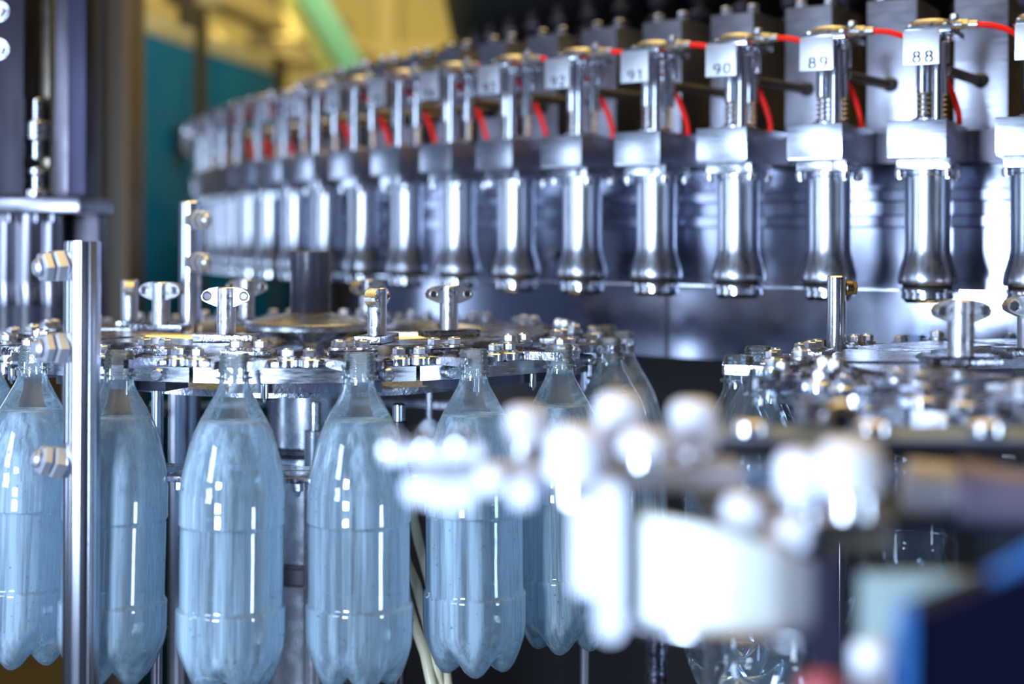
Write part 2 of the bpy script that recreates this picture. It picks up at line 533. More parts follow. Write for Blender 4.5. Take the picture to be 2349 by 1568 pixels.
# ------------------------------------------------------------------ filler carousel
CC = Vector((1.463, 3.520)); CR = 2.160; NST = 120; A0 = 4.2338
STEP = 2 * math.pi / NST
mb = MB()
prof = [(CR - .14, -.155), (CR - .14, .02), (CR - .132, .022), (CR - .132, .034), (CR - .14, .036), (CR - .14, .052),
        (CR - .130, .054), (CR - .130, .066), (CR - .14, .068), (CR - .14, .096), (CR - .22, .096), (CR - .22, -.155)]
t = thing('filler_carousel', 'big round filler carousel drum behind the row of filling valves', 'machine', (CC.x, CC.y, 0))
mb = MB(); mb.lathe([(r, CZ + z) for r, z in prof], 180, closed=True); obj('drum_wall', mb, DRUM, t)
mb = MB(); mb.lathe([(CR - .09, CZ + .097), (CR - .09, CZ + .134), (CR - .5, CZ + .134), (CR - .5, CZ + .097)], 180, closed=True)
obj('valve_ring', mb, DARK, t)
mb = MB(); mb.lathe([(CR - .26, 0.0), (CR - .26, CZ - .154), (CR - .6, CZ - .154), (CR - .6, 0)], 90, closed=True); obj('pedestal', mb, BED, t)
# sheet seams, small bolts on the drum
mb = MB()
for k in range(-8, 40, 6):
    a = A0 - k * STEP + .02
    d = Vector((math.cos(a), math.sin(a), 0)); tt = Vector((-d.y, d.x, 0))
    M = Matrix(((tt.x, d.x, 0, 0), (tt.y, d.y, 0, 0), (0, 0, 1, CZ), (0, 0, 0, 1)))
    mb.box(-.0015, .0015, CR - .141, CR - .1385, -.155, .02, 0, M)
obj('sheet_seam', mb, DARK, t)
for k in (-1.62, 2.45, 5.5, 9.5):
    a = A0 - k * STEP
    d = Vector((math.cos(a), math.sin(a), 0))
    for zz in ((-.018,) if k != 2.45 else (-.012,)):
        p = d * (CR - .14); p.z = CZ + zz
        mb = MB(); mb.cyl(p, p + d * .008, .007, n=16, chamfer=.002); obj('drum_bolt', mb, STEEL, t)

# product tank over the carousel
mb = MB()
tp = [(1.05, .40), (1.40, .40), (1.50, .415), (1.57, .45), (1.615, .51), (1.635, .60), (1.64, .75), (1.64, 1.5), (1.05, 1.5)]
mb.lathe([(r, CZ + z) for r, z in tp], 140, c=(CC.x, CC.y, 0), closed=True)
tag(obj('product_tank', mb, BLACKTANK), 'big black round product tank above the filler carousel', 'tank')

# ---- one filling valve, local frame: x right, y towards the carousel centre, z up from the nozzle tip
ZB = -0.066
VB = CZ + ZB
def build_valve():
    t = thing('filling_valve', 'x', 'filling valve', (0, 0, 0), 0, 'steel filling valves around the carousel')
    up = Vector((0, 0, -ZB))
    mb = MB()
    mb.box(-.037, .028, -.041, .088, .0985, .137, .0009)
    mb.box(-.036, .027, -.0400, .088, .0960, .0985)
    obj('mounting_block', mb, BLOCK, t, shift=up)
    mb = MB(); mb.box(-.029, .030, -.030, .030, .083, .0958, .0012); mb.box(.012, .030, -.0315, -.029, .083, .0958, .0004)
    fl = obj('flange', mb, STEEL, t, shift=up)
    for sx in (-.0255, .0265):
        for sy in (-.025, .025):
            mb = MB(); mb.cyl((sx, sy, .074), (sx, sy, .083), .0062, n=18, chamfer=.001)
            mb.cyl((sx, sy, .0725), (sx, sy, .0742), .0035, n=6)
            obj('flange_bolt', mb, STEEL, t, shift=up)
    mb = MB()
    mb.lathe([(0, .083), (.0258, .083), (.0258, .078), (.0248, .077), (.0246, .02), (.0248, -.006), (.0262, -.014), (.0287, -.023), (.0312, -.031), (.0324, -.038), (.0324, -.043), (.0310, -.0455), (0, -.0455)], 48)
    obj('valve_barrel', mb, BELL, t, shift=up)
    mb = MB(); mb.lathe([(0, -.0455), (.0268, -.0455), (.0275, -.047), (.0268, -.0495), (0, -.0495)], 40)
    obj('seal_ring', mb, BLACK, t, shift=up)
    mb = MB(); mb.lathe([(0, -.0495), (.0295, -.0495), (.0300, -.0505), (.0300, -.0535), (.0275, -.0545), (.0275, -.0565), (.0285, -.057), (.0285, -.061), (.026, -.0625), (.024, -.066), (.014, -.066), (.012, -.062), (0, -.062)], 40)
    obj('nozzle_rim', mb, POLISH, t, shift=up)
    # thin guide plate that reaches to the left neighbour
    mb = MB()
    poly = [(.026, -.010), (.031, 0), (.026, .010), (0, .014), (-.05, .009), (-.077, .006), (-.081, 0), (-.077, -.005), (-.05, -.007), (0, -.012)]
    mb.prism(poly, -.0534, -.0508)
    obj('guide_plate', mb, STEEL, t, shift=up)
    # front rod
    mb = MB(); mb.cyl((.0155, -.028, .137), (.0155, -.028, .232), .0062, n=24)
    obj('guide_rod', mb, POLISH, t, shift=up)
    mb = MB(); mb.lathe([(0, .137), (.020, .137), (.020, .1395), (.016, .142), (0, .142)], 32, c=(.004, -.012, 0))
    obj('collar', mb, STEEL, t, shift=up)
    for (x, y) in ((-.001, -.020), (.0125, .006)):
        mb = MB(); mb.cyl((x, y, .168), (x, y, .200), .0080, n=24, chamfer=.001)
        mb.cyl((x, y, .199), (x, y, .232), .0062, n=20); mb.cyl((x, y, .1775), (x, y, .179), .0083, n=24)
        p_ = obj('piston', mb, POLISH, t, shift=up)
        mb = MB()
        n = 60
        mb.tube([(x + .0070 * math.cos(k / n * 10 * math.pi), y + .0070 * math.sin(k / n * 10 * math.pi), .140 + .028 * k / n) for k in range(n + 1)], .0011, 6)
        mb.cyl((x, y, .138), (x, y, .17), .0038, n=12)
        obj('spring', mb, STEEL, t, shift=up)
    # bracket, number plate, diaphragm cap
    mb = MB(); mb.box(-.014, .036, -.060, .018, .2300, .2370, .0008)
    mb.box(-.010, .020, .008, .018, .205, .2300, .0008)
    br = obj('bracket', mb, STEEL, t, shift=up)
    mb = MB(); mb.box(-.0155, .0235, -.0612, -.0592, .1950, .2330, .0006)
    pl = obj('number_plate', mb, PLATE, t, shift=up)
    mb = MB()
    c = (.005, -.012, 0)
    mb.lathe([(0, .237), (.0265, .237), (.0265, .2395), (.0238, .2405), (.0230, .2460), (.0205, .2490), (.0120, .2505), (0, .2510)], 36, c=c)
    obj('diaphragm_cap', mb, CAST, t, shift=up)
    for k in range(4):
        a = math.pi / 4 + k * math.pi / 2
        mb = MB(); mb.bolt((c[0] + .0268 * math.cos(a), c[1] + .0268 * math.sin(a), .2372), .0036, .006)
        if k in (2, 3):
            pass
        obj('cap_bolt', mb, STEEL, t, shift=up)
    mb = MB(); mb.bolt((.026, -.030, .2295), .0052, .007, True, (0, 0, -1)); obj('bracket_bolt', mb, STEEL, t, shift=up)
    mb = MB(); mb.cyl((.022, -.012, .2435), (.040, -.012, .2435), .0062, n=20, chamfer=.001); mb.hexa((.037, -.012, .2435), (.046, -.012, .2430), .0062)
    mb.cyl((.046, -.012, .2430), (.055, -.012, .2425), .0046, n=16)
    mb.bolt((.030, -.012, .2490), .0050, .006)
    obj('hose_fitting', mb, CAST, t, shift=up)
    # red control hose: arcs to the right, behind the next valve, then down to the deck
    pts = [Vector(q) for q in ((.052, -.012, .2425), (.072, -.010, .240), (.092, -.002, .232), (.110, .010, .216), (.124, .020, .196), (.134, .026, .172), (.140, .030, .150), (.141, .032, .136))]
    sm = []
    for i in range(len(pts) - 1):
        p0, p1, p2, p3 = pts[max(i - 1, 0)], pts[i], pts[i + 1], pts[min(i + 2, len(pts) - 1)]
        for s in range(5):
            u = s / 5
            sm.append(.5 * ((2 * p1) + (p2 - p0) * u + (2 * p0 - 5 * p1 + 4 * p2 - p3) * u * u + (3 * p1 - p0 - 3 * p2 + p3) * u ** 3))
    sm.append(pts[-1])
    mb = MB(); mb.tube(sm, .0033, 12); obj('red_hose', mb, RED, t, shift=up)
    # rear block with rod
    mb = MB(); mb.box(.005, .067, .13, .24,   .134, .301, .001); rb = obj('rear_block', mb, REAR, t, shift=up)
    for (x, y) in ((.018, .15), (.056, .152)):
        mb = MB(); mb.bolt((x, y, .301), .0075, .012); obj('block_bolt', mb, STEEL, rb, shift=None)
        rb.children[-1].location = up
    mb = MB(); mb.cyl((.019, .004, .195), (.036, .130, .195), .0062, n=20); ro = obj('push_rod', mb, DARKROD, t, shift=up)
    mb = MB(); mb.cyl((.036, .116, .195), (.036, .130, .195), .0085, n=20, chamfer=.002); g_ = obj('rod_grommet', mb, BLACK, ro, shift=up)
    mb = MB(); mb.cyl((.036, .50, .134), (.036, .50, .43), .010, n=16)
    obj('riser_pipe', mb, BLACKTANK, t, shift=up)
    mb = MB()
    for zz, rr in ((.335, .018), (.362, .020), (.392, .017)):
        mb.cyl((.036, .50, zz), (.036, .50, zz + .016), rr, n=6, chamfer=.003)
    obj('pipe_union', mb, COLUMN, t, shift=up)
    return t, pl


# stencil digits: strokes in a 1 x 1.6 cell
def arc(cx, cy, rx, ry, a0, a1, n=10):
    return [(cx + rx * math.cos(R_(a0 + (a1 - a0) * k / n)), cy + ry * math.sin(R_(a0 + (a1 - a0) * k / n))) for k in range(n + 1)]
STROKES = {
    '0': [arc(.5, .8, .42, .72, 100, 260), arc(.5, .8, .42, .72, -80, 80)],
    '1': [[(.55, .1), (.55, 1.5)], [(.25, 1.2), (.50, 1.48)]],
    '2': [arc(.5, 1.12, .40, .36, 165, -20) + [(.12, .12)], [(.2, .08), (.9, .08)]],
    '3': [arc(.48, 1.15, .36, .32, 150, -80), arc(.48, .45, .40, .38, 80, -150)],
    '4': [[(.7, .05), (.7, 1.5)], [(.62, 1.45), (.1, .5), (.6, .5)], [(.8, .5), (.98, .5)]],
    '5': [[(.85, 1.48), (.25, 1.48), (.2, .9)], arc(.48, .5, .40, .42, 110, -150)],
    '6': [arc(.5, .45, .40, .38, 100, 260), arc(.5, .45, .40, .38, -80, 80), arc(.75, .75, .65, .75, 180, 110)],
    '7': [[(.12, 1.48), (.85, 1.48)], [(.85, 1.38), (.4, .05)]],
    '8': [arc(.5, 1.17, .34, .31, 100, 260), arc(.5, 1.17, .34, .31, -80, 80), arc(.5, .45, .41, .37, 100, 260), arc(.5, .45, .41, .37, -80, 80)],
    '9': [arc(.5, 1.10, .40, .38, 100, 260), arc(.5, 1.10, .40, .38, -80, 80), arc(.30, .85, .62, .75, -5, -75)],
}
def digits_mesh(text):
    mb = MB()
    n = len(text)
    cw = .0092 if n == 2 else .0062
    adv = cw * 1.42
    x0 = .006 - (adv * n - (adv - cw)) / 2
    sc = .0080
    for i, ch in enumerate(text):
        for st in STROKES[ch]:
            w2 = .0011
            pts = [Vector((x0 + i * adv + p[0] * cw, p[1] * sc)) for p in st]
            for a, b in zip(pts[:-1], pts[1:]):
                d = (b - a)
                if d.length < 1e-6: continue
                d.normalize(); nrm = Vector((-d.y, d.x)) * w2
                a2, b2 = a - d * .0002, b + d * .0002
                q = [a2 + nrm, a2 - nrm, b2 - nrm, b2 + nrm]
                vs = [mb.bm.verts.new((v.x, -.06135, .1975 + v.y)) for v in q]
                mb.bm.faces.new(vs)
                vs2 = [mb.bm.verts.new((v.x, -.0613 + .0008, .1975 + v.y)) for v in q]
                for k in range(4):
                    mb.bm.faces.new((vs[k], vs[(k + 1) % 4], vs2[(k + 1) % 4], vs2[k]))
    return mb


ORD = {4: 'first', 5: 'second', 6: 'third', 7: 'fourth', 8: 'fifth', 9: 'sixth', 10: 'seventh', 11: 'eighth', 12: 'ninth', 13: 'tenth', 14: 'eleventh', 15: 'twelfth', 16: 'thirteenth', 17: 'fourteenth', 18: 'fifteenth', 19: 'sixteenth', 20: 'seventeenth', 21: 'eighteenth', 22: 'nineteenth', 23: 'twentieth'}
proto, _ = build_valve()
first = True
for i in range(-2, 22):
    if first:
        v = proto; first = False
    else:
        v = copy_tree(proto)
    a = A0 - i * STEP
    o_ = Vector((math.cos(a), math.sin(a)))
    v.location = (CC.x + CR * o_.x, CC.y + CR * o_.y, VB)
    v.rotation_euler = (0, 0, math.atan2(o_.x, -o_.y))
    num = 88 + i
    if i == -2: lab = 'steel filling valve outside the right edge, right of the one cut by the frame'
    elif i == -1: lab = 'steel filling valve cut by the right edge of the photo'
    elif i <= 3: lab = 'steel filling valve with red hose and number plate reading %d' % num
    else: lab = 'steel filling valve without readable number, %s to the left of number 91' % ORD[i]
    v['label'] = lab
VALVES = [o for o in bpy.data.objects if o.name.startswith('filling_valve')]
for v in VALVES:
    ax = Vector((v.location.x - CC.x, v.location.y - CC.y))
    i = round((A0 - (math.atan2(ax.y, ax.x) % (2 * math.pi))) / STEP)
    for ch in v.children:
        if ch.name.startswith('number_plate'):
            mb = digits_mesh(str(88 + i))
            d_ = obj('digits', mb, DIGIT, ch, shift=Vector((0, 0, -ZB)))
            d_['label'] = 'black stencilled number %d' % (88 + i)

# ------------------------------------------------------------------ bottles
NB = 64
BH = .302
def zmap(z):
    ks = ((0, 0), (28, 28), (100, 96), (123, 114), (136, 124), (165.5, 153), (241, 228), (283, 268), (318, 302), (330, 314))
    for (a, b), (c, d) in zip(ks[:-1], ks[1:]):
        if a <= z <= c:
            return b + (d - b) * (z - a) / (c - a)
    return z
SIDE = [(13.6, 28.5), (14.2, 31), (16.2, 36), (20.3, 44), (25.0, 53), (30.6, 63.5), (35.4, 74), (39.0, 86), (41.9, 98), (44.6, 111), (46.2, 123), (46.9, 134.6), (47.5, 136), (47.6, 150), (47.6, 162.5), (47.9, 164.3), (47.4, 165.6), (46.2, 166.6), (46.2, 169), (46.3, 200), (46.2, 236.5), (46.4, 239), (48.4, 240.6), (48.9, 242.2), (48.7, 245), (48.8, 262), (48.5, 268), (48.3, 275)]
def body_rings(inset, z_from=None):
    rings = []
    for r, z in SIDE:
        if z_from is not None and z < z_from: continue
        rings.append([((r - inset) * math.cos(2 * math.pi * k / NB), (r - inset) * math.sin(2 * math.pi * k / NB), z) for k in range(NB)])
    base = [  # radius, foot depth, valley depth, valley inset
        (47.2, 283, 283, .97), (45.2, 291, 290, .93), (42.0, 300, 294.5, .90), (38.2, 309, 298, .88), (32.5, 316.5, 301, .9), (27, 318, 303, .95), (20, 315, 304, 1), (12, 309, 305, 1), (5, 305.5, 305, 1)]
    for r, zf, zv, vi in base:
        ring = []
        for k in range(NB):
            th = 2 * math.pi * k / NB
            l = (.5 + .5 * math.cos(5 * th))
            l = l ** .55
            rr = (r - inset) * (vi + (1 - vi) * l)
            ring.append((rr * math.cos(th), rr * math.sin(th), zv + (zf - zv) * l - inset))
        rings.append(ring)
    return rings
def grid(mb, rings, top=False, tipz=305):
    vr = [[mb.bm.verts.new((x / 1000, y / 1000, BH - zmap(z) / 1000)) for x, y, z in r] for r in rings]
    for A, B in zip(vr[:-1], vr[1:]):
        for k in range(NB):
            k2 = (k + 1) % NB
            mb.bm.faces.new((A[k], B[k], B[k2], A[k2]))
    c = mb.bm.verts.new((0, 0, BH - zmap(tipz) / 1000))
    for k in range(NB):
        mb.bm.faces.new((vr[-1][k], c, vr[-1][(k + 1) % NB]))
    if top:
        z = rings[0][0][2]
        c = mb.bm.verts.new((0, 0, BH - zmap(z) / 1000 - .0008))
        for k in range(NB):
            mb.bm.faces.new((vr[0][(k + 1) % NB], c, vr[0][k]))
    return mb
def build_bottle(filled, level=56):
    t = thing('water_bottle' if filled else 'empty_bottle', 'x', 'bottle', (0, 0, 0))
    obj('bottle_body', grid(MB(), body_rings(0)), PET if filled else PETCLEAR, t, smooth=70)
    prof = [(10.8, 26), (10.8, .6), (11.4, 0), (12.6, 0), (13.0, .8)]
    for z in (2.4, 6.0, 9.6):
        prof += [(13.1, z), (14.4, z + .9), (14.4, z + 1.7), (13.1, z + 2.6)]
    prof += [(13.1, 14.0), (14.6, 15.0), (14.6, 17.0), (13.2, 18.0), (13.2, 20.6), (16.4, 21.2), (16.6, 22.0), (16.4, 23.2), (13.4, 23.8), (13.6, 28.5)]
    mb = MB(); mb.lathe([(r / 1000, BH - z / 1000) for r, z in prof], 48)
    obj('threaded_neck', mb, PETNECK if filled else NECKCLEAR, t, smooth=60)
    if filled:
        obj('water', grid(MB(), body_rings(.7, level), True, 304), WATER, t, smooth=70)
    if True:
        mb = MB()
        rng = random.Random(5)
        for k in range(170):
            z = rng.uniform(60, 300) if k % 3 else rng.uniform(235, 290)
            th = rng.uniform(0, 2 * math.pi)
            rs = [s for s in SIDE]
            r = 47
            for (r0, z0), (r1, z1) in zip(rs[:-1], rs[1:]):
                if z0 <= z <= z1:
                    r = r0 + (r1 - r0) * (z - z0) / max(1e-6, z1 - z0)
            if z > 275: r = 48.3 - (z - 275) * .19
            if z > 283: continue
            s = rng.choice((.45, .55, .7, .9, 1.3)) / 1000
            p = Vector((r / 1000 * math.cos(th), r / 1000 * math.sin(th), BH - zmap(z) / 1000))
            mb.lathe([(0, s * 1.1), (s * .7, s * .8), (s, 0), (s * .7, -s * .8), (0, -s * 1.1)], 8, Matrix.Translation(p))
        d_ = obj('water_droplets', mb, DROP, t, smooth=80)
        d_['kind'] = 'stuff'
    return t

NZ = CZ - .1015     # height of the neck tops
C1 = Vector((-.2330, 1.6457)); R1 = .360; N1 = 20; PH1 = R_(-38.78)
STP = 2 * math.pi / N1
def star_pos(C, R, a): return Vector((C.x + R * math.sin(a), C.y - R * math.cos(a)))

BOT = {
    -1: ('filled bottle cut by the left edge behind its neighbour', 'leftmost bottle at the left edge'),
    0: ('filled bottle just left of the upright steel post', 'bottle just left of the steel post'),
    1: ('filled bottle just right of the upright steel post', 'bottle just right of the steel post'),
    2: ('filled bottle below left of the black hub, third whole bottle from left', 'bottle below left of the black hub'),
    3: ('filled bottle below right of the black hub, whole and unobstructed', 'bottle below right of the black hub'),
    4: ('filled bottle with a blurred white bar crossing its shoulder', 'bottle crossed by the blurred bar'),
    5: ('filled bottle half hidden behind the blurred white bracket', 'bottle behind the white bracket'),
    6: ('filled bottle whose shoulder shows behind the white rollers, nearer of the last two', 'nearer of the last two bottles'),
    7: ('filled bottle farthest right on the left star wheel, behind its neighbour', 'rightmost bottle of the left star wheel'),
    8: ('filled bottle at the back right of the star wheel, only its neck showing', 'back right bottle'),
}
bproto = build_bottle(True)
for k in range(-1, 9):
    t = bproto if k == -1 else copy_tree(bproto)
    a = PH1 + k * STP
    p = star_pos(C1, R1, a)
    out_d = Vector((math.sin(a), -math.cos(a), 0))
    tilt = R_(2.0 if k not in (3, 4) else 1.0)
    upv = (Vector((0, 0, 1)) * math.cos(tilt) - out_d * math.sin(tilt)).normalized()
    neck = Vector((p.x, p.y, NZ))
    t.location = neck - upv * BH
    t.rotation_euler = (Vector((0, 0, 1)).rotation_difference(upv).to_matrix() @ Matrix.Rotation(a + .35 + 1.9 * k, 3, 'Z')).to_euler()
    t['label'] = 'clear plastic ' + BOT[k][0] if k >= 0 else 'clear plastic ' + BOT[k][0]
    t['group'] = 'water bottles on the left star wheel'

C2 = Vector((.60, 1.22)); R2 = .40; N2 = 22; ST2 = 2 * math.pi / N2
def star2_pos(R, psi): return Vector((C2.x - R * math.cos(psi), C2.y - R * math.sin(psi)))   # psi from the leftmost point towards the camera
EMP = [(R_(9.5), 'clear empty bottle nearest the camera on the right star wheel, blurred'),
       (R_(-9), 'clear empty bottle at the left rim of the right star wheel'),
       (R_(-27), 'clear empty bottle whose neck shows left of the slim right post'),
       (R_(-46), 'clear empty bottle whose neck shows at the slim right post'),
       (R_(-68), 'clear empty bottle whose neck shows left of the big eared post')]
eproto = build_bottle(False)
for j, (psi, lab) in enumerate(EMP):
    t = eproto if j == 0 else copy_tree(eproto)
    p = star2_pos(R2, psi)
    t.location = (p.x, p.y, NZ - BH)
    t.rotation_euler = (0, 0, psi + j)
    t['label'] = lab; t['group'] = 'empty bottles on the right star wheel'

# ------------------------------------------------------------------ neck grippers
def build_gripper():
    t = thing('neck_gripper', 'x', 'gripper', (0, 0, 0))
    # local: x along the rim, y towards the wheel centre, origin on the ring top under the neck axis
    zr = -.117
    up = Vector((0, 0, -zr))
    for s in (-1, 1):
        mb = MB()
        poly = [(.0185 * s, -.012), (.0150 * s, -.0145), (.0142 * s, -.008), (.0150 * s, 0), (.0140 * s, .008), (.010 * s, .0135), (.007 * s, .030), (.012 * s, .052), (.028 * s, .052), (.034 * s, .036), (.026 * s, .018), (.0225 * s, .004)]
        if s < 0: poly = poly[::-1]
        mb.prism(poly, -.1165, -.1085)
        obj('jaw', mb, WET, t, shift=up)
        mb = MB(); mb.cyl((.042 * s, .030, -.117), (.042 * s, .030, -.1085), .0105, n=24, chamfer=.0012)
        mb.box(min(.028 * s, .042 * s), max(.028 * s, .042 * s), .022, .038, -.117, -.111, .0008)
        pv = obj('pivot_washer', mb, STEEL, t, shift=up)
        mb = MB(); mb.bolt((.042 * s, .030, -.1085), .0062, .0085); obj('pivot_bolt', mb, CAST, pv, shift=up)
    mb = MB(); mb.box(-.024, .024, .040, .070, -.1105 + .002, -.1025, .0012); pl = obj('top_plate', mb, WET, t, shift=up)
    for s in (-1, 1):
        mb = MB(); mb.bolt((.0115 * s, .055, -.1025), .0070, .0085); obj('plate_bolt', mb, CAST, pl, shift=up)
    return t
gproto = build_gripper()
gfirst = True
WHERE = {9: 'first empty one behind the hub on the right', 10: 'second empty one behind the hub from the right', 11: 'third empty one behind the hub from the right',
         12: 'fourth empty one behind the hub from the right', 13: 'fifth empty one behind the hub from the right', 14: 'sixth empty one, back left of the hub',
         15: 'seventh empty one, far left behind the hub', 16: 'eighth empty one, at the far left rim', 17: 'ninth empty one, at the left edge', 18: 'tenth empty one, left of the leftmost bottle'}
for k in range(-1, 19):
    g_ = gproto if gfirst else copy_tree(gproto)
    gfirst = False
    a = PH1 + k * STP
    p = star_pos(C1, R1, a)
    g_.location = (p.x, p.y, CZ - .117)
    g_.rotation_euler = (0, 0, a)
    if k in BOT: g_['label'] = 'wet steel neck gripper holding the ' + BOT[k][1]
    else: g_['label'] = 'steel neck gripper on left star wheel, ' + WHERE[k]
    g_['group'] = 'neck grippers on the left star wheel'
LAB2 = {0: 'holding the empty bottle nearest the camera', 1: 'holding the empty bottle at the left rim', 2: 'holding the empty bottle left of the slim post', 3: 'holding the empty bottle at the slim post', 4: 'holding the empty bottle left of the big eared post'}
EXTRA2 = [(R_(28), 'blurred and bottleless, first towards the camera'), (R_(46), 'blurred and bottleless, second towards the camera'), (R_(-90), 'bottleless, at the back right'), (R_(-112), 'bottleless, at the right edge at the back'), (R_(64), 'bottleless, nearest the camera at right edge')]
for j, (psi, lab) in enumerate([(e[0], LAB2[n]) for n, e in enumerate(EMP)] + EXTRA2):
    g_ = copy_tree(gproto)
    p = star2_pos(R2, psi)
    g_.location = (p.x, p.y, CZ - .117)
    o_ = Vector((p.x - C2.x, p.y - C2.y)).normalized()
    g_.rotation_euler = (0, 0, math.atan2(o_.x, -o_.y))
    g_['label'] = 'steel neck gripper on right wheel, ' + lab
    g_['group'] = 'neck grippers on the right star wheel'

# ------------------------------------------------------------------ star wheels
def eared_post(parent, p, rot, c0, zt=-.0465, zb=-.0935, r=.0100):
    """post with two drilled ears, on a foot plate; p in world x,y"""
    M = Matrix.Translation((p[0] - c0[0], p[1] - c0[1], 0)) @ Matrix.Rotation(rot, 4, 'Z')
    mb = MB()
    mb.lathe([(0, CZ + zt), (r - .001, CZ + zt), (r, CZ + zt - .001), (r * .97, CZ + zb), (0, CZ + zb)], 28, M)
    ear = []
    for s in (1, -1):
        pts = [(.0095, .0015), (.017, .0000), (.0225, -.0030), (.0250, -.0075), (.0240, -.0115), (.0200, -.0140), (.0095, -.0180)]
        pts = [(x * s, z) for x, z in pts]
        ear += pts if s == 1 else pts[::-1]
    ME = M @ Matrix.Translation((0, 0, CZ + zt - .0015)) @ Matrix.Rotation(math.pi / 2, 4, 'X')
    mb.prism([(x, z) for x, z in ear][::-1], -.0055, .0055, ME)
    for s in (1, -1):
        mb.torus((0, 0, 0), .0040, .0009, M @ Matrix.Translation((.0188 * s, -.0056, CZ + zt - .0090)) @ Matrix.Rotation(math.pi / 2, 4, 'X'), 20, 8)
    post = obj('eared_post', mb, CAST, parent)
    for s in (1, -1):
        A = M @ Vector((.0188 * s, -.0058, CZ + zt - .0090)); B = M @ Vector((.0188 * s, .0058, CZ + zt - .0090))
        mb = MB(); mb.cyl(A, B, .0036, n=18)
        obj('ear_hole', mb, DARK, post)
    mb = MB(); mb.box(-.031, .031, -.014, .014, CZ + zb - .0075, CZ + zb, .001, M)
    obj('foot_plate', mb, WET, post)
    return post

def build_star(name, label, C, nseg, ph, R, col_r, hub=True):
    t = thing(name, label, 'star wheel', (C.x, C.y, BEDZ))
    dz = Vector((0, 0, -BEDZ))
    ro = R - .021
    seg = 2 * math.pi / nseg
    for k in range(nseg):
        a0 = ph + k * seg + .006; a1 = ph + (k + 1) * seg - .006
        mb = MB(); mb.band(ro - .085, ro, a0, a1, CZ - .1310, CZ - .1172, n=14)
        s_ = obj('rim_segment', mb, STEEL, t, shift=dz)
        for am in (a0 + .085, a1 - .085):
            d = Vector((math.sin(am), -math.cos(am), 0))
            p = d * ro; p.z = CZ - .1240
            mb = MB()
            mb.cyl(p - d * .002, p + d * .0075, .0062, n=22, chamfer=.0008)
            mb.torus((0, 0, 0), .0043, .0012, Matrix.Translation(p + d * .0075) @ d.to_track_quat('Z', 'Y').to_matrix().to_4x4(), 20, 6)
            b_ = obj('socket_bolt', mb, STEEL, s_, shift=dz)
            am2 = am + .11 * (1 if am == a0 + .085 else -1)
            d2 = Vector((math.sin(am2), -math.cos(am2), 0)) * (ro - .006)
            mb = MB(); mb.cyl(d2 + Vector((0, 0, CZ - .1312)), d2 + Vector((0, 0, CZ - .146)), .0040, n=16, chamfer=.001)
            mb.cyl(d2 + Vector((0, 0, CZ - .145)), d2 + Vector((0, 0, CZ - .149)), .0034, .0016, n=12)
            obj('stop_pin', mb, POLISH, s_, shift=dz)
        mb = MB(); mb.band(ro - .055, ro - .012, a0 + .09, a1 - .09, CZ - .1415, CZ - .1312, n=10)
        obj('bumper', mb, BLACKWET, s_, shift=dz)
    # inner raised plates between rim and hub
    for k in range(nseg):
        am = ph + (k + .5) * seg
        b0, b1 = am - seg * .40, am + seg * .40
        if hub:
            if k == 1: continue            # open bay in front of the hub
            if k == 0: b1 = R_(-9)
            if k == 2: b0 = R_(16)
        mb = MB(); mb.band(ro - .135, ro - .062, b0, b1, CZ - .1170, CZ - .1015, n=10)
        obj('carrier_plate', mb, STEEL, t, shift=dz)
    mb = MB(); mb.lathe([(.05, CZ - .157), (.225, CZ - .157), (.225, CZ - .150), (.05, CZ - .150)], 90, closed=True)
    obj('lower_disc', mb, WET, t, shift=dz)
    if hub:
        mb = MB()
        mb.lathe([(0, CZ - .0820), (.0240, CZ - .0820), (.075, CZ - .0930), (.0765, CZ - .0950), (.0765, CZ - .1010), (.070, CZ - .1040), (.052, CZ - .1090), (.044, CZ - .117), (.042, CZ - .128), (.044, CZ - .150), (0, CZ - .150)], 72)
        h_ = obj('hub', mb, GRAYPAINT, t, shift=dz)
        mb = MB(); mb.lathe([(0, CZ - .0116), (.0205, CZ - .0116), (.0232, CZ - .0125), (.0234, CZ - .080), (.0225, CZ - .0822), (0, CZ - .0822)], 48)
        obj('hub_grip', mb, BLACKWET, t, shift=dz)
        for k in range(6):
            a = ph + .45 + k * math.pi / 3
            d = Vector((math.sin(a), -math.cos(a), 0))
            mb = MB(); mb.cyl(d * .040 + Vector((0, 0, CZ - .122)), d * (ro - .10) + Vector((0, 0, CZ - .122)), .0165, n=24)
            obj('spoke', mb, STEEL, t, shift=dz)
        for (r0, z0, z1, m_, nm) in ((col_r, -.235, -.151, GRAYPAINT, 'column'), (col_r * .96, -.243, -.235, BLACKWET, 'column_seal'), (col_r * 1.25, -.252, -.243, STEEL, 'column_flange'), (col_r, -.365, -.252, GRAYPAINT, 'lower_column'),
                                     (col_r * 1.28, -.385, -.365, DARK, 'base_ring'), (col_r * 1.2, BEDZ - CZ, -.385, GRAYPAINT, 'base_column')):
            mb = MB(); mb.cyl((0, 0, CZ + z0), (0, 0, CZ + z1), r0, n=48, chamfer=.0015); obj(nm, mb, m_, t, shift=dz)
    else:
        mb = MB(); mb.cyl((0, 0, BEDZ), (0, 0, CZ - .118), .06, n=40); obj('column', mb, GRAYPAINT, t, shift=dz)
    return t

sw = build_star('star_wheel', 'left star wheel with black hub grip carrying the row of filled bottles', C1, 10, PH1 - STP * .5 + .02, R1, .048)
for (px, Z, rot) in ((520, 1.43, -.08), (865, 1.43, 1.35), (1030, 1.52, .35), (370, 1.585, -.25), (565, 1.72, .3), (843, 1.72, .9), (298, 1.68, -1.35)):
    p = P(px, 700, Z)
    eared_post(sw, (p.x, p.y), rot, (C1.x, C1.y))
for ch in sw.children:
    if ch.name.startswith('eared_post'):
        ch.location.z = -BEDZ
